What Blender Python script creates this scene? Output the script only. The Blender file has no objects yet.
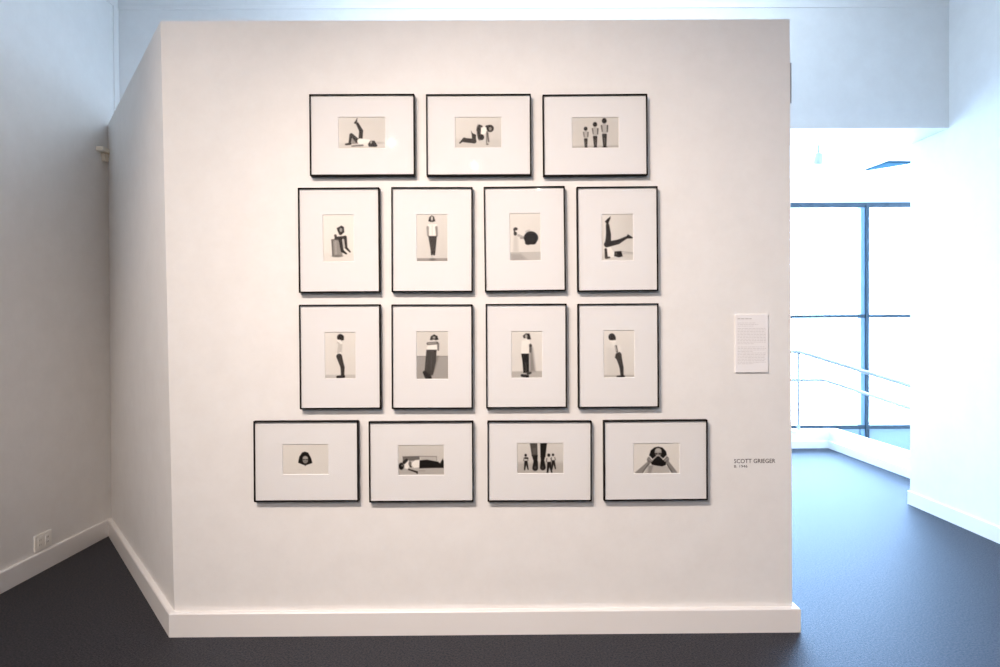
import bpy, bmesh, math
import numpy as np
from mathutils import Vector, Matrix

scene = bpy.context.scene
C = scene.collection

# ------------------------------------------------------------------ camera
FPX, PITCH, ROLL, EYE = 667.0, math.radians(.64), .0055, 1.45
fwd = Vector((0, math.cos(PITCH), -math.sin(PITCH)))
up0 = Vector((0, math.sin(PITCH), math.cos(PITCH)))
rt0 = Vector((1, 0, 0))
rgt = rt0 * math.cos(ROLL) - up0 * math.sin(ROLL)
upv = up0 * math.cos(ROLL) + rt0 * math.sin(ROLL)
EYEP = Vector((0, 0, EYE))

def ray(x, y): return fwd * FPX + rgt * (x - 500) - upv * (y - 333.5)
def at_z(x, y, z=0.0):
    d = ray(x, y); return EYEP + d * ((z - EYE) / d.z)
def at_y(x, y, Y):
    d = ray(x, y); return EYEP + d * (Y / d.y)
def at_x(x, y, X):
    d = ray(x, y); return EYEP + d * (X / d.x)
def at_plane(x, y, P, n):
    d = ray(x, y); return EYEP + d * ((P - EYEP).dot(n) / d.dot(n))

cam = bpy.data.cameras.new('camera')
cam.sensor_width = 36.0
cam.lens = FPX / 1000 * 36
cam.clip_start = .05
co = bpy.data.objects.new('camera', cam); C.objects.link(co)
m = Matrix((rgt, upv, -fwd)).transposed().to_4x4(); m.translation = EYEP
co.matrix_world = m
scene.camera = co

# ------------------------------------------------------------------ materials
def lin(v):
    v = max(0.0, v) / 255.0
    return v / 12.92 if v <= .04045 else ((v + .055) / 1.055) ** 2.4

def mat(name, col, rough=.5, spec=.3, bump=None, speckle=None, metallic=0.0, grain=None):
    mt = bpy.data.materials.new(name); mt.use_nodes = True
    nt = mt.node_tree; b = nt.nodes['Principled BSDF']
    b.inputs['Base Color'].default_value = (*col, 1)
    b.inputs['Roughness'].default_value = rough
    b.inputs['Specular IOR Level'].default_value = spec
    b.inputs['Metallic'].default_value = metallic
    tc = nt.nodes.new('ShaderNodeTexCoord')
    if bump:
        sc, st = bump
        n = nt.nodes.new('ShaderNodeTexNoise'); n.inputs['Scale'].default_value = sc; n.inputs['Detail'].default_value = 4
        nt.links.new(tc.outputs['Object'], n.inputs['Vector'])
        bp = nt.nodes.new('ShaderNodeBump'); bp.inputs['Strength'].default_value = st; bp.inputs['Distance'].default_value = .01
        nt.links.new(n.outputs['Fac'], bp.inputs['Height']); nt.links.new(bp.outputs['Normal'], b.inputs['Normal'])
    if speckle:
        sc, c0, c1 = speckle
        n = nt.nodes.new('ShaderNodeTexNoise'); n.inputs['Scale'].default_value = sc
        n.inputs['Detail'].default_value = 5; n.inputs['Roughness'].default_value = .7
        nt.links.new(tc.outputs['Object'], n.inputs['Vector'])
        r = nt.nodes.new('ShaderNodeValToRGB')
        r.color_ramp.elements[0].position = .36; r.color_ramp.elements[0].color = (*c0, 1)
        r.color_ramp.elements[1].position = .66; r.color_ramp.elements[1].color = (*c1, 1)
        nt.links.new(n.outputs['Fac'], r.inputs['Fac']); nt.links.new(r.outputs['Color'], b.inputs['Base Color'])
    return mt

WALL = mat('wall_paint', (.80, .79, .775), .62, .22, bump=(260, .06), speckle=(7, (.785, .772, .755), (.815, .805, .79)))
TRIM = mat('trim_paint', (.82, .80, .785), .35, .4, bump=(30, .03))
CEIL = mat('ceiling_paint', (.84, .84, .84), .8, .15, bump=(120, .08))
CARPET = mat('carpet', (.1, .1, .1), .60, .46, bump=(190, .3), speckle=(110, (.004, .003, .0025), (.070, .054, .048)))
CARPET.node_tree.nodes['Principled BSDF'].inputs['Specular Tint'].default_value = (.07, .48, 1, 1)
FRAME = mat('black_frame', (.006, .003, .002), .5, .1, bump=(90, .05))
MATB = mat('mat_board', (.80, .795, .79), .85, .1, bump=(500, .04))
MATCUT = mat('mat_bevel', (.84, .83, .82), .8, .1)
BOARD = mat('backing_board', (.35, .28, .2), .9, .1, bump=(200, .1))
PLACARD = mat('placard_board', (.86, .845, .85), .6, .2)
INKGREY = mat('print_ink', (.55, .53, .53), .8, .1)
INKMID = mat('heading_ink', (.42, .40, .40), .8, .1)
VINYL = mat('vinyl_letter', (.055, .045, .045), .6, .2)
PLASTIC = mat('outlet_plastic', (.90, .88, .84), .35, .4)
SLOT = mat('socket_slot', (.22, .20, .18), .6, .2)
METALW = mat('white_metal', (.84, .85, .86), .35, .4)
MULL = mat('mullion_metal', (.0055, .016, .026), .45, .4, bump=(60, .03))
GREYBOX = mat('grey_plastic', (.40, .40, .43), .5, .3)
CREAM = mat('cream_paint', (.85, .80, .70), .5, .3)
PANEL = mat('spandrel_panel', (.14, .18, .205), .3, .4)
HATCH = mat('hatch_paint', (.030, .062, .085), .8, 0)

def glass(name, tint=(1, 1, 1), ior=1.5, rough=0.0):
    mt = bpy.data.materials.new(name); mt.use_nodes = True
    nt = mt.node_tree; nt.nodes.clear()
    o = nt.nodes.new('ShaderNodeOutputMaterial'); mx = nt.nodes.new('ShaderNodeMixShader')
    t = nt.nodes.new('ShaderNodeBsdfTransparent'); t.inputs['Color'].default_value = (*tint, 1)
    g = nt.nodes.new('ShaderNodeBsdfGlossy'); g.inputs['Roughness'].default_value = rough
    f = nt.nodes.new('ShaderNodeLayerWeight'); f.inputs['Blend'].default_value = .5
    r = nt.nodes.new('ShaderNodeMapRange'); r.inputs['To Min'].default_value = ior; r.inputs['To Max'].default_value = ior * 4
    nt.links.new(f.outputs['Facing'], r.inputs['Value']); nt.links.new(r.outputs['Result'], mx.inputs['Fac']); nt.links.new(t.outputs[0], mx.inputs[1])
    nt.links.new(g.outputs[0], mx.inputs[2]); nt.links.new(mx.outputs[0], o.inputs['Surface'])
    return mt
GLAZE = glass('picture_glass', (.995, .995, .995), .012, .015)
PANE = glass('window_glass', (.98, .99, 1), .03)

def lampmat(name, col, s):
    mt = bpy.data.materials.new(name); mt.use_nodes = True
    b = mt.node_tree.nodes['Principled BSDF']
    b.inputs['Emission Color'].default_value = (*col, 1); b.inputs['Emission Strength'].default_value = s
    return mt

def print_material():
    mt = bpy.data.materials.new('photo_paper'); mt.use_nodes = True
    nt = mt.node_tree; b = nt.nodes['Principled BSDF']
    a = nt.nodes.new('ShaderNodeVertexColor'); a.layer_name = 'picture'
    nt.links.new(a.outputs['Color'], b.inputs['Base Color'])
    b.inputs['Roughness'].default_value = .55; b.inputs['Specular IOR Level'].default_value = .2
    return mt
PRINT = print_material()

# ------------------------------------------------------------------ mesh helpers
def link(name, bm, material, parent=None, smooth=False):
    bmesh.ops.recalc_face_normals(bm, faces=bm.faces)
    me = bpy.data.meshes.new(name); bm.to_mesh(me); bm.free()
    for q in (material if isinstance(material, (list, tuple)) else [material]): me.materials.append(q)
    if smooth:
        for p in me.polygons: p.use_smooth = True
    o = bpy.data.objects.new(name, me); C.objects.link(o)
    if parent: o.parent = parent
    return o
def box(bm, x0, x1, y0, y1, z0, z1, mi=0):
    v = [bm.verts.new((x, y, z)) for z in (z0, z1) for x, y in ((x0, y0), (x1, y0), (x1, y1), (x0, y1))]
    fs = [(0, 3, 2, 1), (4, 5, 6, 7), (0, 1, 5, 4), (1, 2, 6, 5), (2, 3, 7, 6), (3, 0, 4, 7)]
    for f in fs:
        fc = bm.faces.new([v[i] for i in f]); fc.material_index = mi
def prism(bm, bottom, top):
    n = len(bottom)
    b = [bm.verts.new(p) for p in bottom]; t = [bm.verts.new(p) for p in top]
    bm.faces.new(b[::-1]); bm.faces.new(t)
    for i in range(n):
        j = (i + 1) % n; bm.faces.new((b[i], b[j], t[j], t[i]))
def tube(bm, pts, r, seg=12):
    pts = [Vector(p) for p in pts]; rings = []
    for i, p in enumerate(pts):
        if i == 0: d = pts[1] - p
        elif i == len(pts) - 1: d = p - pts[-2]
        else: d = (pts[i + 1] - p).normalized() + (p - pts[i - 1]).normalized()
        d.normalize()
        a = d.orthogonal().normalized() if abs(d.z) > .95 else d.cross(Vector((0, 0, 1))).normalized()
        b = d.cross(a)
        rings.append([bm.verts.new(p + (a * math.cos(t) + b * math.sin(t)) * r) for t in [2 * math.pi * k / seg for k in range(seg)]])
    for A, B in zip(rings, rings[1:]):
        for k in range(seg):
            bm.faces.new((A[k], A[(k + 1) % seg], B[(k + 1) % seg], B[k]))
    bm.faces.new(rings[0][::-1]); bm.faces.new(rings[-1])
def lathe(bm, prof, seg=20):
    rings = [[bm.verts.new((r * math.cos(2 * math.pi * k / seg), r * math.sin(2 * math.pi * k / seg), z)) for k in range(seg)] for r, z in prof]
    for A, B in zip(rings, rings[1:]):
        for k in range(seg):
            bm.faces.new((A[k], A[(k + 1) % seg], B[(k + 1) % seg], B[k]))
    bm.faces.new(rings[0][::-1]); bm.faces.new(rings[-1])
def bevel(bm, w, seg=2):
    bmesh.ops.bevel(bm, geom=bm.edges[:], offset=w, segments=seg, affect='EDGES', profile=.6, clamp_overlap=True)
def tag(o, label, cat, group=None, kind=None):
    o['label'] = label; o['category'] = cat
    if group: o['group'] = group
    if kind: o['kind'] = kind
    return o
def struct(name, bm, material, label=None, cat=None):
    o = link(name, bm, material); o['kind'] = 'structure'
    if label: o['label'] = label; o['category'] = cat
    return o
def empty(name, M, label, cat, group=None):
    o = bpy.data.objects.new(name, None); C.objects.link(o)
    o.empty_display_size = .1
    o.matrix_world = M
    return tag(o, label, cat, group)

# ------------------------------------------------------------------ key dimensions (metres)
XL, XR = -2.757, 3.288          # left and right wall faces
TOP = 2.885                    # top of the free-standing partition, underside of the header
HY0, HY1 = 4.89, 5.345         # header beam over the wide opening
CEILZ, CEIL2 = 4.35, 3.80
YB, YW = -7.0, 11.0            # rear wall, window wall
KX, KY = 3.85, 7.80            # kerb of the stairwell
XE = 7.6
LOW = -3.2
T = .2

# floor: L-shaped slab around the stairwell
bm = bmesh.new()
pts = [(XL - T, YB - T), (XR + T, YB - T), (XR + T, HY1 - .05), (KX, HY1 - .05), (KX, KY), (XL - T, KY)]
prism(bm, [(x, y, -.3) for x, y in pts], [(x, y, 0) for x, y in pts])
struct('floor', bm, CARPET, 'dark grey loop carpet floor running past the partition to the stair kerb', 'floor')
bm = bmesh.new(); box(bm, XL - T, XE + T, HY1 - .05, YW + .3, LOW - .2, LOW)
struct('floor_lower', bm, mat('stair_floor', (.6, .6, .6), .7), 'lower landing floor down in the stairwell', 'floor')

# ceilings
bm = bmesh.new(); box(bm, XL - T, XR + T, YB - T, HY0 + .05, CEILZ, CEILZ + .2)
struct('ceiling', bm, CEIL, 'high white ceiling of the gallery', 'ceiling')
bm = bmesh.new(); box(bm, XL - T, XE + T, HY1 - .05, YW + .3, CEIL2, CEIL2 + .2)
struct('ceiling_window_bay', bm, CEIL, 'bright white ceiling between the header and the window wall', 'ceiling')

# outer walls
bm = bmesh.new(); box(bm, XL - T, XL, YB - T, YW + .3, LOW - .2, CEILZ + .2)
struct('wall_left', bm, WALL, 'long white wall at the left with an outlet near the floor', 'wall')
bm = bmesh.new(); box(bm, XR, XR + T, YB - T, HY1, -.3, CEILZ + .2)
struct('wall_right', bm, WALL, 'white wall at the right edge, ending at the stairwell', 'wall')
bm = bmesh.new(); box(bm, XL, XR, YB - T, YB, -.3, CEILZ + .2)
struct('wall_rear', bm, WALL, 'white wall behind the viewer', 'wall')
HYL = 4.858                    # the header runs very slightly out of square
bm = bmesh.new()
hp4 = [(XL, HYL), (XR, HY0), (XR, HY1), (XL, HY1)]
prism(bm, [(x, y, TOP - .005) for x, y in hp4], [(x, y, CEILZ + .2) for x, y in hp4])
struct('wall_header', bm, WALL, 'deep white header beam above the wide opening to the windows', 'wall')
bm = bmesh.new(); box(bm, XL, -.3, HYL + .03, HY1, -.3, TOP)  # unseen filler behind the partition, added to stop a daylight streak
struct('wall_light_block', bm, WALL, 'unseen white wall added behind the partition to block window light', 'wall')
bm = bmesh.new(); box(bm, XE, XE + T, HY1 - .05, YW + .3, LOW - .2, CEIL2 + .2)
struct('wall_stairwell', bm, WALL, 'white outer wall of the stairwell', 'wall')
bm = bmesh.new(); box(bm, XR + T, XE, HY1 - .25, HY1 - .05, LOW - .2, CEIL2 + .2)
struct('wall_stair_back', bm, WALL, 'white wall closing the stairwell behind the right wall', 'wall')

# free-standing partition: front panel with a wing angled back to the left wall
G1 = at_z(170.5, 637.5); G2 = at_z(798.5, 632.5)
n = Vector((G1.y - G2.y, G2.x - G1.x, 0)).normalized()      # away from the camera
u = Vector((n.y, -n.x, 0))                                  # along the wall to the right
BT = .028
W0 = G1 + n * BT                                            # a point on the face of the partition
def on_front(x, y, out=0.0): return at_plane(x, y, W0 - n * out, n)
bl = on_front(174.9, 630); tl = on_front(160.5, 20); br = on_front(792.3, 630); tr = on_front(789.8, 20)
bl.z = br.z = 0; tl.z = tr.z = TOP
wb = Vector((XL, 4.705, 0)); wt = Vector((XL, 4.72, TOP))
TH = .16
dw = (wb - bl).normalized(); nw = Vector((-dw.y, dw.x, 0))
if nw.x < 0: nw = -nw                                       # towards the inside of the wedge
bot = [bl, br, br + n * TH, bl + n * TH + u * .10, wb + Vector((.0, .2, 0)), wb]
topp = [tl, tr, tr + n * TH, tl + n * TH + u * .10, wt + Vector((.0, .2, 0)), wt]
bm = bmesh.new(); prism(bm, bot, topp)
struct('wall_partition', bm, WALL, 'free-standing white partition carrying the framed photographs', 'wall')

# baseboards
def baseboard(name, path, h, t, label):
    """path of (point, outward normal) floor points; mitred strip standing on the floor"""
    outer = [p + o for p, o in path]; inner = [p for p, o in path]
    bm = bmesh.new()
    prof = []
    for i, (p, o) in enumerate(path):
        tlen = o
        prof.append([p, p + o, p + o + Vector((0, 0, h - .005)), p + o * .85 + Vector((0, 0, h)), p + Vector((0, 0, h))])
    rows = [[bm.verts.new(q) for q in pr] for pr in prof]
    for A, B in zip(rows, rows[1:]):
        for k in range(5):
            bm.faces.new((A[k], A[(k + 1) % 5], B[(k + 1) % 5], B[k]))
    bm.faces.new(rows[0][::-1]); bm.faces.new(rows[-1])
    return struct(name, bm, TRIM, label, 'baseboard')
def mitre(n1, n2, t):
    s = (n1 + n2); s.normalize(); return s * (t / s.dot(n1))
nf = -n; nr = u.copy(); nwo = -nw
wstart = wb.copy(); wstart += dw * -.0
hmi = .112
# wing + front + right return, following the slightly out-of-plumb wall foot
lw = Vector((1, 0, 0))
path = [(wb - dw * .0, nwo * BT - dw * (BT * .3)), (bl, mitre(nwo, nf, BT)), (br, mitre(nf, nr, BT)), (br + n * TH, mitre(nr, n, BT)), (bl + n * TH + u * .12, n * BT)]
baseboard('baseboard_partition', path, hmi, BT, 'white baseboard wrapping the foot of the partition and its wing')
# left wall
q = Vector((1, 0, 0)) * .018
tt = .018
baseboard('baseboard_left', [(Vector((XL, YB, 0)), q), (Vector((XL, 4.690, 0)), q)], .115, tt, 'white baseboard along the left wall under the outlet')
q = Vector((-1, 0, 0)) * .012
baseboard('baseboard_right', [(Vector((XR, YB, 0)), q), (Vector((XR, HY1 + .015, 0)), q)], .108, tt, 'white baseboard along the right wall ending at the stairwell')

# trims: picture rail along header and left wall, corner strip
bm = bmesh.new()
a, b = Vector((XL + .02, HYL, 0)), Vector((XR, HY0, 0)); d = Vector((0, -.004, 0)); e = Vector((0, .01, 0))
prism(bm, [p + Vector((0, 0, 3.757)) for p in (a + d, b + d, b + e, a + e)], [p + Vector((0, 0, 3.784)) for p in (a + d, b + d, b + e, a + e)])
box(bm, XL, XL + .005, YB, 4.79, 3.755, 3.785)
bevel(bm, .001, 1)
struct('trim_1', bm, TRIM, 'thin white moulding line high on the header and left wall', 'trim')
bm = bmesh.new(); box(bm, XL, XL + .010, 4.793, 4.853, TOP - .3, 3.757)
bevel(bm, .003)
struct('trim_2', bm, TRIM, 'narrow white vertical strip in the back left corner above the partition', 'trim')

# ------------------------------------------------------------------ window wall with grid
zt = at_y(830, 205, YW).z; zm = at_y(830, 316.4, YW).z; zb = at_y(880, 427, YW).z
xm = at_y(866.3, 300, YW).x
XW = .4
LIT_SIDE = mat('mullion_lit_side', (.10, .155, .21), .4, .3)  # lit tone of the mullion side, put into the colour
bm = bmesh.new()
box(bm, XL, XE, YW + .02, YW + .25, zt + .02, CEIL2 + .1)
box(bm, XL, XW, YW + .02, YW + .25, LOW - .1, zt + .02)  # unseen blind end of the window wall, added to cut daylight
struct('wall_window_head', bm, WALL, 'white wall band above the tall windows', 'wall')
bm = bmesh.new()
box(bm, XL, XE, YW + .02, YW + .25, LOW - .1, zb - .85)
struct('wall_window_sill', bm, WALL, 'wall below the tall windows down in the stairwell', 'wall')
wroot = bpy.data.objects.new('window_1', None); C.objects.link(wroot); wroot['kind'] = 'structure'
wroot.location = (xm, YW, zb)
wroot['label'] = 'tall window wall with dark blue mullion and bars beyond the opening'; wroot['category'] = 'window'
bpy.context.view_layer.update()
Wi = wroot.matrix_world.inverted()
def wpart(name, bm, material):
    bmesh.ops.transform(bm, matrix=Wi, verts=bm.verts)
    return link(name, bm, material, wroot)
span = 2.35
XW = .4
LIT_SIDE = mat('mullion_lit_side', (.10, .155, .21), .4, .3)
cols = [xm + span * k for k in range(-2, 1)]
for cx in cols:
    bm = bmesh.new(); box(bm, cx - .014, cx + .042, YW - .02, YW + .12, zb - .8, zt); wpart('mullion', bm, MULL)
    bm = bmesh.new(); box(bm, cx - .085, cx - .012, YW + .012, YW + .115, zb - .8, zt - .04); wpart('mullion_lit_side', bm, LIT_SIDE)  # separate lighter strip painting the lit side face of the mullion
for z, hh, nm in ((zt, .042, 'head_bar'), (zm, .029, 'cross_bar'), (zb, .032, 'sill_bar'), (zb - .82, .03, 'bottom_bar')):
    bm = bmesh.new(); box(bm, XW, XE - .01, YW + .0, YW + .11, z - hh, z + hh); wpart(nm, bm, MULL)
edges = [XW + .02] + cols + [XE - .02]
for a, b in zip(edges, edges[1:]):
    for z0, z1 in ((zb + .03, zm - .024), (zm + .024, zt - .042)):
        bm = bmesh.new(); box(bm, a + .027, b - .022, YW + .05, YW + .062, z0, z1); wpart('pane', bm, PANE)
    bm = bmesh.new(); box(bm, a + .027, b - .022, YW + .045, YW + .075, zb - .79, zb - .03); wpart('spandrel_panel', bm, PANEL)

# ------------------------------------------------------------------ stairwell kerb + handrail
kz = .205
bm = bmesh.new()
out = [(XL, KY), (KX, KY), (KX, HY1 - .05), (KX + .16, HY1 - .05), (KX + .16, KY + .16), (XL, KY + .16)]
prism(bm, [(x, y, -.28) for x, y in out], [(x, y, kz) for x, y in out])
box(bm, KX - .018, KX, HY1 - .05, KY - .002, 0, .085)          # stepped base on the landing side
box(bm, XL, KX - .018, KY - .018, KY, 0, .085)
struct('kerb', bm, TRIM, 'low white kerb wall bordering the stairwell opening', 'kerb')
def P(px, py, Y): return at_y(px, py, Y)
pc = at_y(798.5, 427, KY + .08)
hr = empty('handrail', Matrix.Translation((pc.x, pc.y, kz)), 'white tubular handrail standing on the kerb in front of the windows', 'handrail')
bpy.context.view_layer.update()
Hi = hr.matrix_world.inverted()
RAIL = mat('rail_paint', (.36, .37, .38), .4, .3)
def hpart(name, pts, r):
    bm = bmesh.new(); tube(bm, pts, r); bmesh.ops.transform(bm, matrix=Hi, verts=bm.verts)
    return link(name, bm, RAIL, hr, True)
YK = KY + .08; XK = KX + .08
topA = at_y(798.5, 351.5, YK)
d = ray(909.5, 385.5); topB = EYEP + d * (XK / d.x)
e = (topB - topA); topC = topB + e * .35
hpart('top_rail', [Vector((XL + 2.0, YK, topA.z)), topA - Vector((.06, 0, 0)), topA + e * .02, topB, topC], .021)
midA = at_y(824, 380, YK)
d = ray(909.5, 408); midB = EYEP + d * (XK / d.x)
e2 = midB - midA
hpart('middle_rail', [Vector((XL + 2.0, YK, midA.z)), midA - Vector((.03, 0, 0)), midA + e2 * .02, midB, midB + e2 * .35], .019)
hpart('post', [Vector((topA.x, YK, kz)), topA], .019)
hpart('post', [Vector((topA.x - 1.3, YK, kz)), Vector((topA.x - 1.3, YK, topA.z))], .019)
hpart('post', [Vector((topB.x, topB.y - .35, kz)), topB + e.normalized() * .35], .019)

# ------------------------------------------------------------------ ceiling fittings of the window bay
cq = [at_z(x, y, CEIL2) for x, y in ((866, 169.0), (888, 161.0), (913, 161.2), (893, 164.6))]
cen = sum(cq, Vector()) / 4
hp = empty('ceiling_panel', Matrix.Translation(cen), 'small blue-grey angled ceiling panel near the top of the right wall', 'ceiling panel')
bm = bmesh.new()
prism(bm, [p - cen - Vector((0, 0, .03)) for p in cq], [p - cen for p in cq])
link('panel_face', bm, HATCH, hp)
bm = bmesh.new()
for a, b in zip(cq, cq[1:] + cq[:1]):
    tube(bm, [a - cen - Vector((0, 0, .015)), b - cen - Vector((0, 0, .015))], .012, 6)
link('panel_edge', bm, HATCH, hp)
YT = 8.6
FIX = mat('grey_fixture', (.26, .27, .28), .5, .2)
tp = at_y(818.5, 151, YT)
tl_ = empty('ceiling_spotlight', Matrix.Translation((tp.x, YT, CEIL2 + .004)), 'faint white spotlight hanging from the bright ceiling beyond the opening', 'light fixture')
bm = bmesh.new(); box(bm, -.9, .35, -.018, .018, -.03, 0); bevel(bm, .004); link('track', bm, FIX, tl_)
bm = bmesh.new(); tube(bm, [(0, 0, -.03), (0, 0, -.17)], .012, 10); link('stem', bm, FIX, tl_, True)
bm = bmesh.new(); lathe(bm, [(.02, .07), (.045, .06), (.05, .0), (.062, -.07), (.055, -.07), (.04, -.04)])
bmesh.ops.transform(bm, matrix=Matrix.Translation((0, 0, -.22)) @ Matrix.Rotation(.35, 4, 'X'), verts=bm.verts)
link('lamp_head', bm, FIX, tl_, True)

# ------------------------------------------------------------------ pictures painted onto the photo paper
class Pic:
    """a small tonal drawing on a grid; coordinates are arbitrary picture units"""
    def __init__(s, x0, y0, x1, y1, nx, ny, soft):
        s.x = np.linspace(x0, x1, nx)[None, :].repeat(ny, 0); s.y = np.linspace(y0, y1, ny)[:, None].repeat(nx, 1)
        s.v = np.full((ny, nx), 222.0); s.s = soft
        s.b = (x0, y0, x1, y1)
    def put(s, dist, val, a=1.0, soft=None):
        k = soft or s.s
        w = np.clip(.5 - dist / (2 * k), 0, 1); w = w * w * (3 - 2 * w) * a
        s.v = s.v * (1 - w) + val * w
    def ell(s, cx, cy, rx, ry, val, rot=0, a=1, soft=None):
        c, t = math.cos(rot), math.sin(rot)
        X, Y = s.x - cx, s.y - cy
        X, Y = X * c + Y * t, -X * t + Y * c
        q = np.sqrt((X / rx) ** 2 + (Y / ry) ** 2)
        s.put((q - 1) * min(rx, ry), val, a, soft)
    def cap(s, x1, y1, r1, x2, y2, r2, val, a=1, soft=None):
        dx, dy = x2 - x1, y2 - y1
        t = np.clip(((s.x - x1) * dx + (s.y - y1) * dy) / (dx * dx + dy * dy + 1e-9), 0, 1)
        s.put(np.hypot(s.x - x1 - t * dx, s.y - y1 - t * dy) - (r1 + (r2 - r1) * t), val, a, soft)
    def poly(s, pts, val, a=1, soft=None):
        d = np.full(s.x.shape, 1e9); ins = np.zeros(s.x.shape, bool)
        for (ax, ay), (bx, by) in zip(pts, pts[1:] + pts[:1]):
            dx, dy = bx - ax, by - ay
            t = np.clip(((s.x - ax) * dx + (s.y - ay) * dy) / (dx * dx + dy * dy + 1e-9), 0, 1)
            d = np.minimum(d, np.hypot(s.x - ax - t * dx, s.y - ay - t * dy))
            cr = ((ay > s.y) != (by > s.y)) & (s.x < ax + (s.y - ay) * dx / (dy if abs(dy) > 1e-9 else 1e-9))
            ins ^= cr
        s.put(np.where(ins, -d, d), val, a, soft)
    def ground(s, tl, tr, br, bl):
        x0, y0, x1, y1 = s.b
        a = (s.x - x0) / (x1 - x0); b = (s.y - y0) / (y1 - y0)
        s.v = (tl * (1 - a) + tr * a) * (1 - b) + (bl * (1 - a) + br * a) * b
    def below(s, y, val, a=1, soft=None, slope=0):
        s.put(-(s.y - y - slope * (s.x - s.b[0])), val, a, soft)

def standing(p, cx, top, bot, k, dark=62, shirt=176):
    """back view of a standing figure, hair down, arms at the sides"""
    h = bot - top
    p.cap(cx - .035 * h, top + .56 * h, .046 * h, cx - .01 * h, bot - .06 * h, .035 * h, dark)
    p.cap(cx + .038 * h, top + .56 * h, .046 * h, cx + .03 * h, bot - .06 * h, .035 * h, dark)
    p.cap(cx - .005 * h, top + .68 * h, .012 * h, cx + .01 * h, bot - .12 * h, .008 * h, 150, .7)
    p.ell(cx + .01 * h, bot - .02 * h, .075 * h, .03 * h, dark - 8)
    p.poly([(cx - .05 * h, top + .19 * h), (cx + .05 * h, top + .19 * h), (cx + .095 * h, top + .25 * h), (cx + .088 * h, top + .52 * h), (cx - .078 * h, top + .52 * h), (cx - .088 * h, top + .25 * h)], shirt)
    p.cap(cx - .100 * h, top + .25 * h, .024 * h, cx - .075 * h, top + .44 * h, .018 * h, 105)
    p.cap(cx + .110 * h, top + .25 * h, .024 * h, cx + .100 * h, top + .45 * h, .02 * h, 80)
    p.ell(cx, top + .085 * h, .083 * h, .09 * h, dark - 6)

def leg_up(p):
    p.ground(216, 208, 206, 218); p.below(500, 202, .7, 22)
    p.cap(438, 425, 33, 448, 310, 30, 60); p.cap(448, 310, 30, 388, 195, 22, 58)
    p.poly([(332, 188), (372, 130), (388, 100), (386, 160), (362, 198)], 52)
    p.poly([(300, 430), (375, 480), (370, 515), (285, 515)], 140)
    p.cap(392, 472, 36, 292, 372, 26, 62); p.cap(284, 375, 24, 265, 490, 20, 58); p.cap(272, 512, 18, 200, 522, 13, 54)
    p.cap(430, 475, 46, 560, 490, 46, 240); p.ell(520, 520, 45, 22, 228)
    p.cap(298, 550, 10, 470, 538, 14, 112)
    p.ell(730, 500, 80, 14, 178, soft=18)
    p.poly([(556, 520), (590, 470), (660, 465), (710, 545), (690, 562), (570, 560)], 50); p.ell(607, 488, 16, 26, 158)
def kneeling(p):
    p.ground(222, 214, 200, 212); p.below(430, 196, .6, 24, .02)
    p.cap(240, 440, 26, 170, 498, 10, 64); p.cap(245, 455, 34, 400, 470, 36, 66); p.cap(395, 470, 34, 400, 390, 28, 70)
    p.poly([(352, 310), (375, 345), (430, 375), (420, 420), (368, 415)], 66)
    p.ell(480, 335, 42, 118, 66, -.06); p.cap(490, 232, 20, 520, 240, 16, 74); p.ell(520, 410, 40, 44, 58)
    p.cap(440, 320, 8, 448, 430, 8, 205, .8)
    p.poly([(512, 262), (610, 240), (620, 330), (560, 360), (505, 360)], 238)
    p.cap(610, 330, 18, 600, 500, 10, 128); p.cap(615, 350, 14, 635, 480, 10, 104); p.ell(612, 520, 20, 14, 120)
    p.ell(658, 272, 58, 56, 52); p.cap(600, 240, 16, 640, 240, 20, 52); p.ell(660, 278, 25, 30, 138)
def family(p):
    p.ground(208, 204, 202, 208); p.below(548, 176, .9, 16, -.01)
    standing(p, 296, 245, 590, 0); standing(p, 447, 172, 585, 0); standing(p, 597, 112, 578, 0)
def barrel(p):
    p.ground(232, 232, 224, 226); p.below(505, 214, .6, 20)
    p.poly([(158, 345), (265, 330), (285, 540), (170, 545)], 142); p.cap(168, 350, 7, 176, 530, 7, 100); p.cap(185, 352, 10, 255, 345, 10, 120)
    p.ell(225, 535, 55, 14, 120); p.cap(205, 360, 10, 210, 510, 10, 168, .6)
    p.cap(205, 300, 14, 215, 330, 16, 84); p.poly([(195, 330), (240, 310), (320, 305), (330, 330), (270, 345), (200, 345)], 62)
    p.cap(260, 340, 20, 280, 470, 16, 54); p.cap(315, 320, 18, 325, 420, 14, 58); p.cap(295, 350, 8, 300, 440, 8, 178)
    p.cap(285, 480, 16, 325, 508, 9, 52); p.cap(325, 440, 14, 368, 488, 8, 56)
    p.ell(250, 285, 20, 22, 224)
    p.poly([(222, 215), (275, 186), (302, 205), (305, 262), (270, 295), (250, 290), (232, 250)], 54); p.ell(268, 236, 16, 24, 148)
def jumping(p):
    p.ground(222, 214, 202, 212); p.below(560, 148, 1, 7); p.ell(240, 575, 30, 14, 110, soft=12)
    p.poly([(188, 170), (290, 170), (285, 305), (200, 305)], 236); p.cap(236, 185, 3, 238, 290, 3, 205)
    p.cap(186, 205, 14, 190, 300, 11, 150); p.cap(284, 205, 14, 290, 300, 11, 140)
    p.poly([(192, 305), (290, 305), (272, 490), (222, 490)], 74); p.cap(235, 495, 14, 233, 518, 10, 52); p.cap(258, 495, 12, 258, 518, 10, 52)
    p.cap(232, 535, 10, 236, 545, 8, 190)
    p.poly([(194, 135), (205, 90), (232, 68), (258, 85), (272, 135), (240, 145), (215, 143)], 56); p.ell(234, 103, 12, 26, 200)
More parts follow.
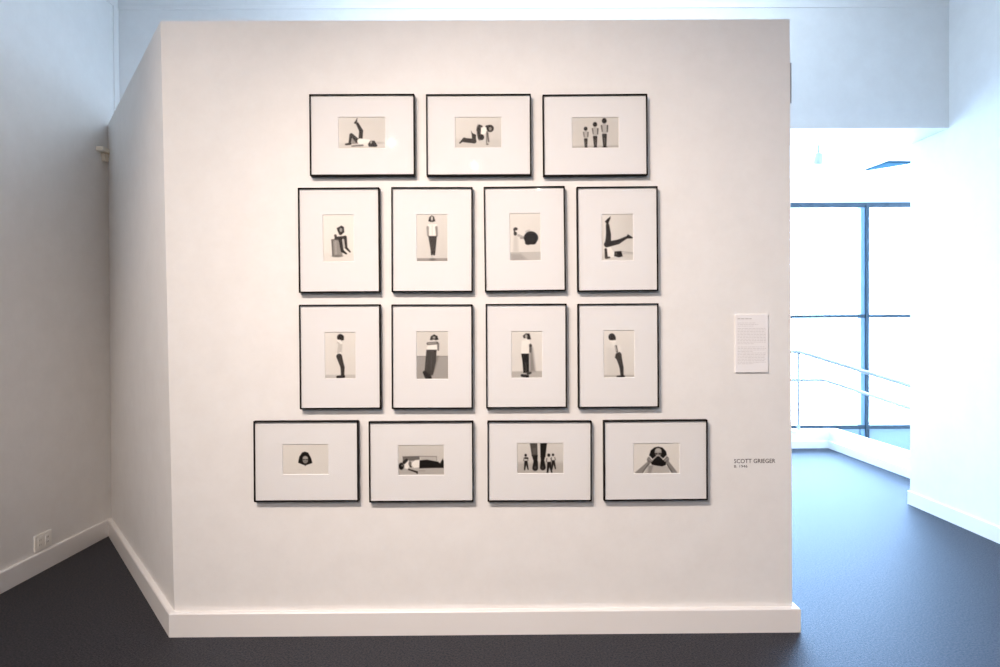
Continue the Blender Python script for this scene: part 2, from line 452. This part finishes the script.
def looking_down(p):
    p.ground(226, 222, 214, 222); p.below(512, 186, .9, 6); p.poly([(65, 530), (180, 530), (260, 600), (80, 615)], 140, .55, 22)
    p.poly([(110, 320), (150, 330), (160, 510), (95, 510)], 190, .6, 20)
    p.cap(160, 320, 14, 225, 345, 12, 172); p.cap(190, 350, 12, 225, 350, 12, 150)
    p.ell(130, 246, 22, 18, 66); p.cap(112, 250, 8, 118, 285, 8, 78); p.ell(126, 300, 18, 22, 60)
    p.cap(255, 280, 16, 285, 262, 8, 186)
    p.ell(302, 350, 80, 74, 46); p.ell(270, 405, 36, 26, 46); p.ell(325, 405, 34, 22, 46)
def shoulder_stand(p):
    p.ground(226, 206, 206, 216); p.below(520, 204, .6, 14); p.cap(280, 498, 4, 405, 512, 4, 160); p.cap(285, 520, 3, 410, 524, 3, 170)
    p.cap(120, 405, 34, 128, 300, 27, 62); p.cap(128, 300, 27, 118, 190, 19, 58)
    p.poly([(88, 150), (118, 118), (152, 92), (150, 115), (125, 175), (98, 165)], 50)
    p.cap(110, 412, 34, 235, 385, 25, 58); p.cap(235, 385, 25, 330, 335, 14, 58); p.poly([(325, 335), (345, 298), (408, 338), (395, 346), (345, 346)], 50)
    p.poly([(100, 450), (150, 440), (195, 520), (180, 560), (110, 560), (85, 490)], 236)
    p.cap(95, 470, 14, 100, 560, 16, 66); p.cap(100, 565, 12, 135, 562, 10, 90)
    p.poly([(195, 495), (270, 490), (285, 550), (240, 562), (190, 545)], 52); p.ell(212, 520, 9, 16, 110)
def leaning_back(p):
    p.ground(226, 224, 214, 220); p.below(556, 190, .9, 9)
    p.poly([(205, 165), (265, 175), (255, 300), (195, 335), (180, 300)], 196); p.cap(230, 170, 14, 250, 190, 14, 236)
    p.cap(205, 205, 10, 188, 320, 10, 222); p.cap(200, 322, 7, 240, 305, 7, 240)
    p.cap(225, 345, 32, 262, 470, 22, 70); p.cap(262, 470, 22, 262, 560, 19, 64); p.cap(205, 580, 14, 275, 576, 15, 48)
    p.ell(240, 128, 37, 40, 58); p.cap(265, 120, 14, 270, 150, 9, 58); p.cap(215, 165, 12, 240, 165, 10, 240)
def wall_lean(p):
    p.ground(216, 212, 204, 210); p.below(340, 158, 1, 8); p.poly([(285, 340), (310, 340), (260, 520), (240, 500)], 112, .7, 18)
    p.cap(60, 345, 4, 165, 345, 4, 120, .6); p.cap(295, 345, 4, 420, 345, 4, 120, .6)
    p.poly([(195, 180), (300, 165), (312, 205), (290, 275), (170, 275), (185, 220)], 236)
    p.cap(190, 198, 16, 290, 190, 17, 104); p.cap(195, 196, 5, 280, 190, 5, 170); p.cap(305, 200, 12, 305, 270, 10, 120)
    p.poly([(172, 268), (288, 268), (278, 400), (245, 560), (190, 570), (150, 520), (160, 400)], 76); p.cap(235, 290, 12, 222, 500, 9, 98, .6); p.cap(190, 290, 8, 180, 480, 8, 92, .5)
    p.cap(150, 530, 20, 180, 590, 22, 54); p.cap(190, 560, 22, 215, 590, 16, 56)
    p.poly([(212, 155), (222, 115), (258, 92), (295, 110), (308, 150), (285, 158), (240, 158)], 56); p.ell(258, 128, 17, 14, 150); p.ell(254, 160, 14, 8, 220)
def corner_profile(p):
    p.ground(222, 226, 216, 216); p.below(528, 176, .9, 10, -.01)
    p.poly([(275, 230), (310, 260), (340, 530), (275, 535)], 128, .85, 22)
    p.poly([(190, 175), (270, 165), (285, 215), (265, 325), (180, 325), (182, 240)], 238)
    p.cap(285, 225, 14, 285, 300, 13, 100); p.ell(288, 235, 14, 12, 70)
    p.poly([(182, 325), (268, 325), (268, 540), (205, 545), (196, 420)], 36); p.cap(232, 430, 10, 232, 540, 12, 84, .7)
    p.cap(190, 575, 15, 250, 585, 18, 44); p.cap(255, 555, 14, 285, 545, 12, 70)
    p.poly([(200, 120), (235, 92), (275, 95), (292, 160), (260, 162), (240, 150), (212, 148)], 50); p.ell(238, 128, 14, 24, 170); p.cap(225, 158, 8, 240, 158, 8, 232)
def leaning_forward(p):
    p.ground(228, 226, 214, 216); p.below(570, 184, .95, 8)
    p.poly([(95, 250), (190, 280), (230, 560), (95, 560)], 206, .5, 24)
    p.cap(165, 200, 14, 205, 250, 22, 234); p.cap(235, 240, 18, 240, 300, 22, 230)
    p.cap(200, 238, 13, 212, 300, 12, 112); p.cap(190, 230, 5, 205, 290, 5, 200)
    p.cap(228, 345, 34, 262, 480, 22, 74); p.cap(262, 480, 22, 268, 570, 18, 66); p.cap(200, 365, 12, 215, 380, 12, 80); p.cap(240, 320, 14, 250, 340, 14, 84)
    p.cap(218, 590, 13, 285, 588, 15, 52)
    p.ell(155, 133, 38, 42, 66); p.cap(185, 140, 14, 190, 160, 9, 66); p.cap(140, 180, 10, 190, 185, 12, 240)
def head_only(p):
    p.ground(226, 220, 217, 222); p.ell(450, 330, 190, 160, 222, a=.5, soft=60)
    p.cap(330, 500, 5, 400, 490, 5, 190, .6)
    p.poly([(335, 385), (355, 290), (400, 225), (445, 212), (495, 228), (545, 320), (562, 390), (500, 412), (450, 428), (400, 412)], 26, soft=9)
    p.ell(450, 338, 46, 62, 150); p.ell(450, 310, 38, 22, 168); p.cap(415, 338, 8, 490, 338, 8, 74); p.cap(450, 330, 5, 450, 350, 6, 140)
    p.cap(430, 372, 4, 470, 372, 4, 100); p.cap(420, 405, 8, 480, 405, 8, 50); p.cap(448, 420, 10, 448, 432, 6, 70)
def lying(p):
    p.ground(206, 208, 194, 190); p.below(470, 168, .7, 20); p.poly([(165, 285), (440, 280), (440, 350), (170, 360)], 108, .95)
    p.poly([(440, 285), (710, 290), (712, 365), (480, 350)], 186); p.cap(445, 285, 4, 712, 290, 4, 120); p.cap(712, 295, 4, 715, 355, 4, 130)
    p.poly([(435, 350), (560, 340), (745, 375), (745, 468), (435, 475)], 36); p.poly([(720, 380), (770, 395), (812, 325), (840, 400), (838, 470), (730, 470)], 40)
    p.poly([(300, 400), (370, 345), (440, 340), (430, 460), (350, 465), (315, 430)], 238); p.poly([(205, 350), (262, 345), (285, 420), (250, 490), (200, 470)], 234)
    p.cap(190, 380, 26, 230, 345, 22, 56); p.ell(285, 400, 24, 40, 118); p.cap(290, 440, 12, 300, 450, 12, 60)
    p.cap(262, 490, 10, 395, 535, 15, 62); p.cap(395, 535, 14, 400, 555, 9, 66)
    p.ell(145, 440, 42, 55, 40); p.ell(160, 430, 18, 16, 110); p.cap(430, 515, 6, 520, 515, 6, 130, .6)
def giant_feet(p):
    p.ground(216, 214, 196, 198); p.below(400, 176, .8, 40)
    p.poly([(298, 92), (418, 92), (425, 300), (330, 295)], 88); p.poly([(345, 170), (405, 165), (400, 260), (350, 265)], 104, .8)
    p.poly([(465, 92), (575, 92), (548, 310), (470, 310)], 44)
    p.poly([(332, 285), (425, 285), (420, 390), (362, 390)], 46); p.poly([(470, 300), (545, 300), (525, 390), (478, 390)], 46)
    p.cap(392, 395, 36, 385, 485, 46, 44); p.cap(505, 395, 34, 508, 475, 46, 44); p.ell(385, 480, 20, 24, 76); p.ell(505, 478, 18, 22, 72)
    def small(cx, top, h, d=40):
        p.cap(cx, top + .42 * h, .08 * h, cx - .07 * h, top + h * .97, .04 * h, d); p.cap(cx + .03 * h, top + .42 * h, .08 * h, cx + .15 * h, top + h * .95, .035 * h, d + 6)
        p.poly([(cx - .11 * h, top + .2 * h), (cx + .12 * h, top + .2 * h), (cx + .09 * h, top + .42 * h), (cx - .08 * h, top + .42 * h)], 206)
        p.cap(cx - .1 * h, top + .25 * h, .025 * h, cx - .13 * h, top + .42 * h, .02 * h, 100); p.cap(cx + .11 * h, top + .25 * h, .03 * h, cx + .16 * h, top + .4 * h, .02 * h, 110)
        p.ell(cx, top + .08 * h, .075 * h, .08 * h, d - 6)
    small(232, 262, 255); p.cap(228, 328, 16, 262, 330, 14, 66)
    small(672, 258, 250); small(604, 258, 310)
def hands_face(p):
    p.ground(222, 226, 220, 224)
    p.poly([(270, 570), (340, 440), (440, 440), (600, 440), (660, 470), (690, 575)], 184); p.poly([(340, 450), (420, 440), (380, 570), (330, 560)], 130, .7, 20)
    p.cap(350, 400, 28, 160, 570, 36, 142); p.cap(345, 420, 8, 240, 560, 12, 92, .8); p.cap(640, 390, 28, 770, 570, 36, 138); p.cap(640, 430, 8, 720, 560, 12, 92, .8)
    p.poly([(350, 290), (380, 205), (440, 160), (500, 148), (570, 165), (625, 225), (640, 290), (620, 440), (560, 460), (480, 450), (390, 430)], 38, soft=9)
    p.ell(498, 235, 56, 68, 160); p.ell(498, 205, 44, 26, 180); p.cap(448, 262, 12, 548, 262, 12, 66); p.cap(495, 255, 7, 495, 290, 9, 158)
    p.poly([(420, 370), (490, 300), (570, 370), (560, 410), (440, 410)], 34)
    p.ell(358, 355, 40, 48, 120); p.ell(632, 350, 40, 48, 122)
    p.cap(355, 295, 8, 405, 355, 11, 214); p.cap(405, 355, 11, 480, 290, 9, 178); p.cap(525, 300, 9, 580, 348, 11, 178); p.cap(580, 348, 11, 640, 285, 8, 208)
    p.cap(345, 340, 8, 395, 380, 9, 150); p.cap(650, 340, 8, 600, 375, 9, 150)

# outer frame corners in the photograph (TL, TR, BR, BL), crop origin of the print, print box in crop units, scale
L_, P_ = 16.68, 11.9
FR = [
 ('leg_up',   ((309.7,94.5),(414.1,93.5),(414.5,175.5),(310.3,176)), (334,112), (72,85,848,598), L_, leg_up,
  'framed photo of a person lying with one leg raised, left end of top row'),
 ('kneel',    ((426.4,94.4),(530.8,94),(531,175),(427,175.9)), (450,112), (85,85,850,585), L_, kneeling,
  'framed photo of a person on hands and knees, middle of the top row'),
 ('family',   ((543.4,94.4),(646.7,94.4),(647.6,175),(544.3,176.2)), (568,112), (65,88,838,588), L_, family,
  'framed photo of three standing figures rising in height, right end of the top row'),
 ('barrel',   ((297.8,188.2),(379.3,187.4),(380,292.5),(299,292.9)), (318,210), (60,55,420,610), P_, barrel,
  'framed upright photo of a person sitting hunched on a round bin'),
 ('jump',     ((390.9,187.4),(473,187.2),(473.2,292.1),(391.3,292.1)), (412,210), (55,52,418,605), P_, jumping,
  'framed upright photo of a facing person in white shirt, feet off the floor'),
 ('hairball', ((483,186.8),(565.2,186.3),(566.5,291),(485.2,291.9)), (505,208), (57,62,418,618), P_, looking_down,
  'framed upright photo of a big round dark head of hair and an outstretched arm'),
 ('shoulder', ((576.4,187),(658,186.6),(658.7,291),(578.3,291.5)), (598,209), (45,60,412,605), P_, shoulder_stand,
  'framed upright photo of an upside-down person with legs spread in the air'),
 ('back',     ((298.4,304.8),(380.2,304.6),(381.4,409.3),(300,409.5)), (320,327), (58,60,418,605), P_, leaning_back,
  'framed upright photo of a person in profile with bent back, left end of third row'),
 ('lean',     ((390.7,304.4),(473.2,304.4),(473.4,409.3),(391.5,409.5)), (412,327), (52,52,425,612), P_, wall_lean,
  'framed upright photo of a person slumped with folded arms over a dark floor'),
 ('corner',   ((485.2,304),(567.1,303.8),(567.7,408.5),(486.2,408.7)), (506,326), (65,62,425,610), P_, corner_profile,
  'framed upright photo of a person in black trousers casting a shadow on the wall'),
 ('forward',  ((577.4,303.8),(659,303.6),(659.6,408),(578.7,408.5)), (599,326), (55,50,415,605), P_, leaning_forward,
  'framed upright photo of a person tilting stiffly to the left, right of third row'),
 ('head',     ((253,421.6),(358,421.6),(358.3,501.8),(254.6,501.8)), (278,439), (78,85,832,580), L_, head_only,
  'framed photo of a lone head with long dark hair, left end of the bottom row'),
 ('lying',    ((368.4,422.3),(473.4,421.4),(473.9,502.2),(369.1,502.5)), (393,439), (85,98,842,590), L_, lying,
  'framed photo of a person lying flat on the back in dark trousers'),
 ('giant',    ((486.9,421.4),(592.7,421.2),(592.2,501.8),(487.6,502.2)), (512,438), (85,80,852,578), L_, giant_feet,
  'framed photo of two giant booted legs among three tiny figures'),
 ('hands',    ((603.7,421.2),(708.1,420),(707.6,500.4),(604.7,501.5)), (628,438), (90,85,852,580), L_, hands_face,
  'framed photo of a face with both hands raised to it, right end of bottom row'),
]
FD = .030            # frame depth
FW = .0058           # width of the moulding face
LONG, SHORT = .4885, .3785

def tint(v):
    v = np.where(v < 150, 150 - (150 - v) * 1.22, v)
    v = np.clip(v, 14, 245)
    k = np.clip((v - 30) / 200, 0, 1)
    r = v + 2; g = v - 3 + 1 * k; b = v - 6 - 4 * k
    def l(c):
        c = np.clip(c, 0, 255) / 255
        return np.where(c <= .04045, c / 12.92, ((c + .055) / 1.055) ** 2.4)
    s = .86 / lin(240)
    return np.stack([l(r) * s, l(g) * s, l(b) * s, np.ones_like(v)], -1)

def ring(bm, outer, inner, y0, y1, slope_in=0.0):
    """rectangular ring: outer/inner = (hw, hh); y0 front, y1 back (local -Y faces the room); inner edge widens by slope"""
    def rect(h, y): return [bm.verts.new((sx * h[0], y, sz * h[1])) for sx, sz in ((-1, -1), (1, -1), (1, 1), (-1, 1))]
    fo, fi = rect(outer, y0), rect(inner, y0)
    bo, bi = rect(outer, y1), rect((inner[0] - slope_in, inner[1] - slope_in), y1)
    for k in range(4):
        j = (k + 1) % 4
        bm.faces.new((fo[k], fo[j], fi[j], fi[k])); bm.faces.new((bo[j], bo[k], bi[k], bi[j]))
        bm.faces.new((fo[j], fo[k], bo[k], bo[j])); f = bm.faces.new((fi[k], fi[j], bi[j], bi[k])); f.material_index = 1

def build_frame(spec):
    key, cor, org, pb, sc, draw, label = spec
    c = [on_front(x - .2, y - .25, FD) for x, y in cor]
    cen = (c[0] + c[1] + c[2] + c[3]) / 4 + n * FD
    land = (c[1] - c[0]).length > (c[3] - c[0]).length
    hw, hh = (LONG / 2, SHORT / 2) if land else (SHORT / 2, LONG / 2)
    hor = ((c[1] - c[0]) + (c[2] - c[3])).normalized()
    ver = ((c[0] - c[3]) + (c[1] - c[2])).normalized()
    ang = (math.atan2(hor.z, hor.dot(u)) + math.atan2(-ver.dot(u), ver.z)) / 2
    X = (u * math.cos(ang) + Vector((0, 0, 1)) * math.sin(ang)); Z = (Vector((0, 0, 1)) * math.cos(ang) - u * math.sin(ang))
    M = Matrix((X, n, Z)).transposed().to_4x4(); M.translation = cen
    root = empty('picture_frame', M, label, 'picture frame', 'framed photographs on the partition')
    Mi = M.inverted()
    # moulding with a small rebate lip
    bm = bmesh.new(); ring(bm, (hw, hh), (hw - FW, hh - FW), -FD, -.0005)
    for f in bm.faces: f.material_index = 0
    bmesh.ops.bevel(bm, geom=[e for e in bm.edges], offset=.0012, segments=2, affect='EDGES', clamp_overlap=True)
    link('frame_moulding', bm, FRAME, root)
    # opening
    y_mat = -.0215
    pp = [Mi @ on_front(org[0] + x / sc + .3, org[1] + y / sc + .4, .019) for x, y in ((pb[0], pb[1]), (pb[2], pb[1]), (pb[2], pb[3]), (pb[0], pb[3]))]
    x0 = (pp[0].x + pp[3].x) / 2; x1 = (pp[1].x + pp[2].x) / 2; z1 = (pp[0].z + pp[1].z) / 2; z0 = (pp[2].z + pp[3].z) / 2
    iw, ih = hw - FW + .001, hh - FW + .001
    bm = bmesh.new()
    def rect(a, b, cc, d, y): return [bm.verts.new(p) for p in ((a, y, cc), (b, y, cc), (b, y, d), (a, y, d))]
    o = rect(-iw, iw, -ih, ih, y_mat); i1 = rect(x0 - .0022, x1 + .0022, z0 - .0022, z1 + .0022, y_mat); i2 = rect(x0, x1, z0, z1, y_mat + .0026)
    ob = rect(-iw, iw, -ih, ih, y_mat + .0026)
    for k in range(4):
        j = (k + 1) % 4
        bm.faces.new((o[k], o[j], i1[j], i1[k]))
        f = bm.faces.new((i1[k], i1[j], i2[j], i2[k])); f.material_index = 1
        bm.faces.new((ob[j], ob[k], i2[k], i2[j])); bm.faces.new((o[k], ob[k], ob[j], o[j]))
    link('mat_board', bm, [MATB, MATCUT], root)
    # backing
    bm = bmesh.new(); box(bm, -iw, iw, -.0165, -.004, -ih, ih); link('backing_board', bm, BOARD, root)
    # print
    nx, ny = (128, 84) if land else (84, 128)
    p = Pic(pb[0], pb[1], pb[2], pb[3], nx, ny, 11 if land else 8)
    p.ground(220, 216, 212, 216)
    draw(p)
    col = tint(p.v).reshape(-1, 4)
    xs = np.linspace(x0 - .004, x1 + .004, nx); zs = np.linspace(z1 + .004, z0 - .004, ny)
    V = [(x, y_mat + .0030, z) for z in zs for x in xs]
    Fc = [(r * nx + k, (r + 1) * nx + k, (r + 1) * nx + k + 1, r * nx + k + 1) for r in range(ny - 1) for k in range(nx - 1)]
    me = bpy.data.meshes.new('photo_print'); me.from_pydata(V, [], Fc)
    ca = me.color_attributes.new('picture', 'FLOAT_COLOR', 'POINT')
    ca.data.foreach_set('color', col.astype(np.float32).ravel())
    me.materials.append(PRINT)
    o = bpy.data.objects.new('photo_print', me); C.objects.link(o); o.parent = root
    o['label'] = 'small black and white photographic print'
    # glazing
    bm = bmesh.new(); box(bm, -iw, iw, -.0255, -.0237, -ih, ih); g = link('glazing', bm, GLAZE, root)
    return root
for s in FR: build_frame(s)

# ------------------------------------------------------------------ placard and lettering
def plane_matrix(p):
    M = Matrix((u, n, Vector((0, 0, 1)))).transposed().to_4x4(); M.translation = p; return M
a = on_front(735.3, 314.6, .007); b = on_front(768.2, 372.4, .007)
pw, ph = (b - a).dot(u), a.z - b.z
pm = (a + b) / 2 + n * .007
pl = empty('wall_placard', plane_matrix(pm), 'small white text placard mounted on the partition near its right edge', 'placard')
bm = bmesh.new(); box(bm, -pw / 2, pw / 2, -.008, 0, -ph / 2, ph / 2); bevel(bm, .0008, 1); link('placard_board', bm, PLACARD, pl)
bm = bmesh.new()
rng = np.random.RandomState(4)
def words(z, x0, x1, h):
    x = x0
    while x < x1 - .004:
        w = min(rng.uniform(.006, .017), x1 - x)
        box(bm, x, x + w, -.0083, -.0079, z - h / 2, z + h / 2); x += w + .0028
LM = -pw / 2 + .010; RM = pw / 2 - .012
z = ph / 2 - .040
for i in range(3): words(z, LM, LM + (.086, .098, .078)[i], .0016); z -= .0072
z -= .004
for i in range(11): words(z, LM, RM if i < 10 else LM + .08, .0016); z -= .0072
z -= .008
for i in range(12): words(z, LM, RM if i not in (3, 11) else LM + .075, .0016); z -= .0072
tx = link('body_text', bm, INKGREY, pl)
bm = bmesh.new(); words(ph / 2 - .020, LM, LM + .072, .0032); link('heading_text', bm, INKMID, pl)

def text_mesh(body, width, height, M, name, material, spacing=1.0, bold=0.0):
    cu = bpy.data.curves.new(name, 'FONT'); cu.body = body; cu.size = 1; cu.space_character = spacing; cu.offset = bold
    cu.resolution_u = 3; cu.extrude = 0.01
    t = bpy.data.objects.new(name, cu); C.objects.link(t); bpy.context.view_layer.update()
    me = bpy.data.meshes.new_from_object(t.evaluated_get(bpy.context.evaluated_depsgraph_get()))
    bpy.data.objects.remove(t); bpy.data.curves.remove(cu)
    co = np.empty(len(me.vertices) * 3); me.vertices.foreach_get('co', co); co = co.reshape(-1, 3)
    lo, hi = co.min(0), co.max(0)
    out = np.empty_like(co)
    out[:, 0] = (co[:, 0] - lo[0]) / (hi[0] - lo[0]) * width
    out[:, 2] = (co[:, 1] - lo[1]) / (hi[1] - lo[1]) * height
    out[:, 1] = np.where(co[:, 2] > 0, -.0008, 0.0)
    me.vertices.foreach_set('co', out.ravel()); me.update()
    me.materials.clear(); me.materials.append(material)
    bm = bmesh.new(); bm.from_mesh(me); bmesh.ops.recalc_face_normals(bm, faces=bm.faces); bm.to_mesh(me); bm.free()
    me.name = name
    o = bpy.data.objects.new(name, me); C.objects.link(o)
    return o
a = on_front(734.1, 463.2); b = on_front(775.3, 458.7)
le = empty('wall_lettering', plane_matrix(a), 'dark vinyl lettering in two lines on the partition, below the placard', 'lettering')
t1 = text_mesh('SCOTT GRIEGER', (b - a).dot(u), b.z - a.z, None, 'name_line', VINYL, 1.02, .002); t1.parent = le
a2 = on_front(734.3, 467.6); b2 = on_front(747.6, 464.9)
t2 = text_mesh('B. 1946', (b2 - a2).dot(u), b2.z - a2.z, None, 'small_line', VINYL, 1.05, .0); t2.parent = le
t2.location = (0, 0, a2.z - a.z)

# ------------------------------------------------------------------ small fittings
o_ = at_x(42, 542, XL)
outl = empty('wall_outlet', Matrix.Translation((XL, o_.y, .176)), 'white duplex outlet low on the left wall just above the baseboard', 'outlet')
bm = bmesh.new(); box(bm, 0, .010, -.073, .073, -.046, .046); bevel(bm, .003); link('cover_plate', bm, PLASTIC, outl)
for s in (-1, 1):
    bm = bmesh.new(); box(bm, .009, .0125, s * .032 - .018, s * .032 + .018, -.03, .03); bevel(bm, .002)
    r = link('socket', bm, PLASTIC, outl)
    bm = bmesh.new()
    for zz in (-.014, .014):
        for yy in (-.006, .006): box(bm, .0122, .0128, s * .032 + yy - .0014, s * .032 + yy + .0014, zz - .005, zz + .005)
    link('slot', bm, SLOT, r)
# ledge in the corner of the left wall and the wing
c0 = at_x(96.5, 147, XL)
lb = empty('corner_bracket', Matrix.Translation((XL, 4.66, c0.z - .018)), 'small cream bracket jutting from the left wall beside the partition wing', 'bracket')
bm = bmesh.new(); box(bm, 0, .05, -.085, .03, -.008, .022); bevel(bm, .004); link('arm', bm, CREAM, lb)
bm = bmesh.new(); prism(bm, [(0, -.01, -.06), (.02, -.01, -.06), (.02, .03, -.06), (0, .03, -.06)], [(0, -.03, -.010), (.026, -.03, -.010), (.026, .03, -.010), (0, .03, -.010)]); link('foot', bm, CREAM, lb)
# thin box on the right-hand end of the partition
zt1 = on_front(790, 62).z; zt0 = on_front(790, 102.5).z
e0 = br.lerp(tr, (zt1 + zt0) / 2 / TOP)
gb = empty('wall_box', plane_matrix(e0 + n * .006), 'thin grey box fixed high on the right end of the partition', 'wall box')
bm = bmesh.new(); box(bm, 0.0, .011, 0.0, .11, -(zt1 - zt0) / 2, (zt1 - zt0) / 2); bevel(bm, .003); link('housing', bm, GREYBOX, gb)
bm = bmesh.new(); box(bm, .011, .013, .03, .08, -.04, .04); bevel(bm, .0008, 1); link('faceplate', bm, METALW, gb)

# ------------------------------------------------------------------ light
def spot(name, loc, target, power, size, blend, col, radius=.04):
    l = bpy.data.lights.new(name, 'SPOT'); l.energy = power; l.spot_size = math.radians(size); l.spot_blend = blend
    l.color = col; l.shadow_soft_size = radius
    o = bpy.data.objects.new(name, l); C.objects.link(o); o.location = loc
    o.rotation_euler = (Vector(target) - Vector(loc)).to_track_quat('-Z', 'Y').to_euler()
    return o
WARM = (1, .835, .73)
spot('gallery_spot_a', (-2.2, .1, 4.1), (-.6, 3.1, .35), 455, 72, 1, WARM, .06)
spot('gallery_spot_b', (-1.2, .1, 4.1), (1.0, 3.1, .35), 610, 72, 1, WARM, .06)
for i, (x, y) in enumerate(((-1.37, -2.7), (-.3, -3.96), (.79, -5.56))):
    spot('gallery_spot_far', (x, y, 3.9), (x * .4, 3.1, .9), 180, 60, 1, WARM, .018)

spot('added_fill_rear', (0, -4.2, 4.1), (-.6, -7, 1.5), 200, 95, .8, WARM, .06)  # added lamp, bounces warm fill off the rear wall
spot('added_fill_side', (.5, -1.2, 4.1), (3.3, -2.2, 1.6), 110, 90, .8, WARM, .06)  # added lamp out of view, warms the hall by bounce off the right wall
spot('added_fill_left', (.9, -.6, 4.1), (-2.76, 3.3, 1.9), 85, 42, 1, (1, .80, .60), .3)  # extra lamp added to warm the lower left wall
sk = bpy.data.lights.new('added_sky_fill', 'AREA'); sk.shape = 'RECTANGLE'; sk.size = 3.4; sk.size_y = .8; sk.energy = 60; sk.color = (.68, .84, 1)  # added blue fill for the header and upper walls, no known source
so = bpy.data.objects.new('added_sky_fill', sk); C.objects.link(so); so.location = (.5, 4.0, CEILZ - .03)
w = bpy.data.worlds.new('daylight'); scene.world = w; w.use_nodes = True
bg = w.node_tree.nodes['Background']
bg.inputs['Color'].default_value = (.44, .675, 1.0, 1); bg.inputs['Strength'].default_value = 42.0
pt = bpy.data.lights.new('window_portal', 'AREA'); pt.shape = 'RECTANGLE'; pt.size = XE - XW; pt.size_y = zt - zb
pt.cycles.is_portal = True
po = bpy.data.objects.new('window_portal', pt); C.objects.link(po)
po.location = ((XE + XW) / 2, YW + .2, (zt + zb) / 2); po.rotation_euler = (math.radians(-90), 0, 0)

scene.view_settings.view_transform = 'Standard'
scene.view_settings.look = 'None'
scene.view_settings.exposure = 0.0
scene.view_settings.gamma = 1.0
scene.view_settings.use_curve_mapping = False
scene.cycles.use_denoising = True
scene.cycles.max_bounces = 12
scene.cycles.diffuse_bounces = 7
scene.cycles.transparent_max_bounces = 16
scene.cycles.sample_clamp_indirect = 60
scene.cycles.caustics_reflective = False
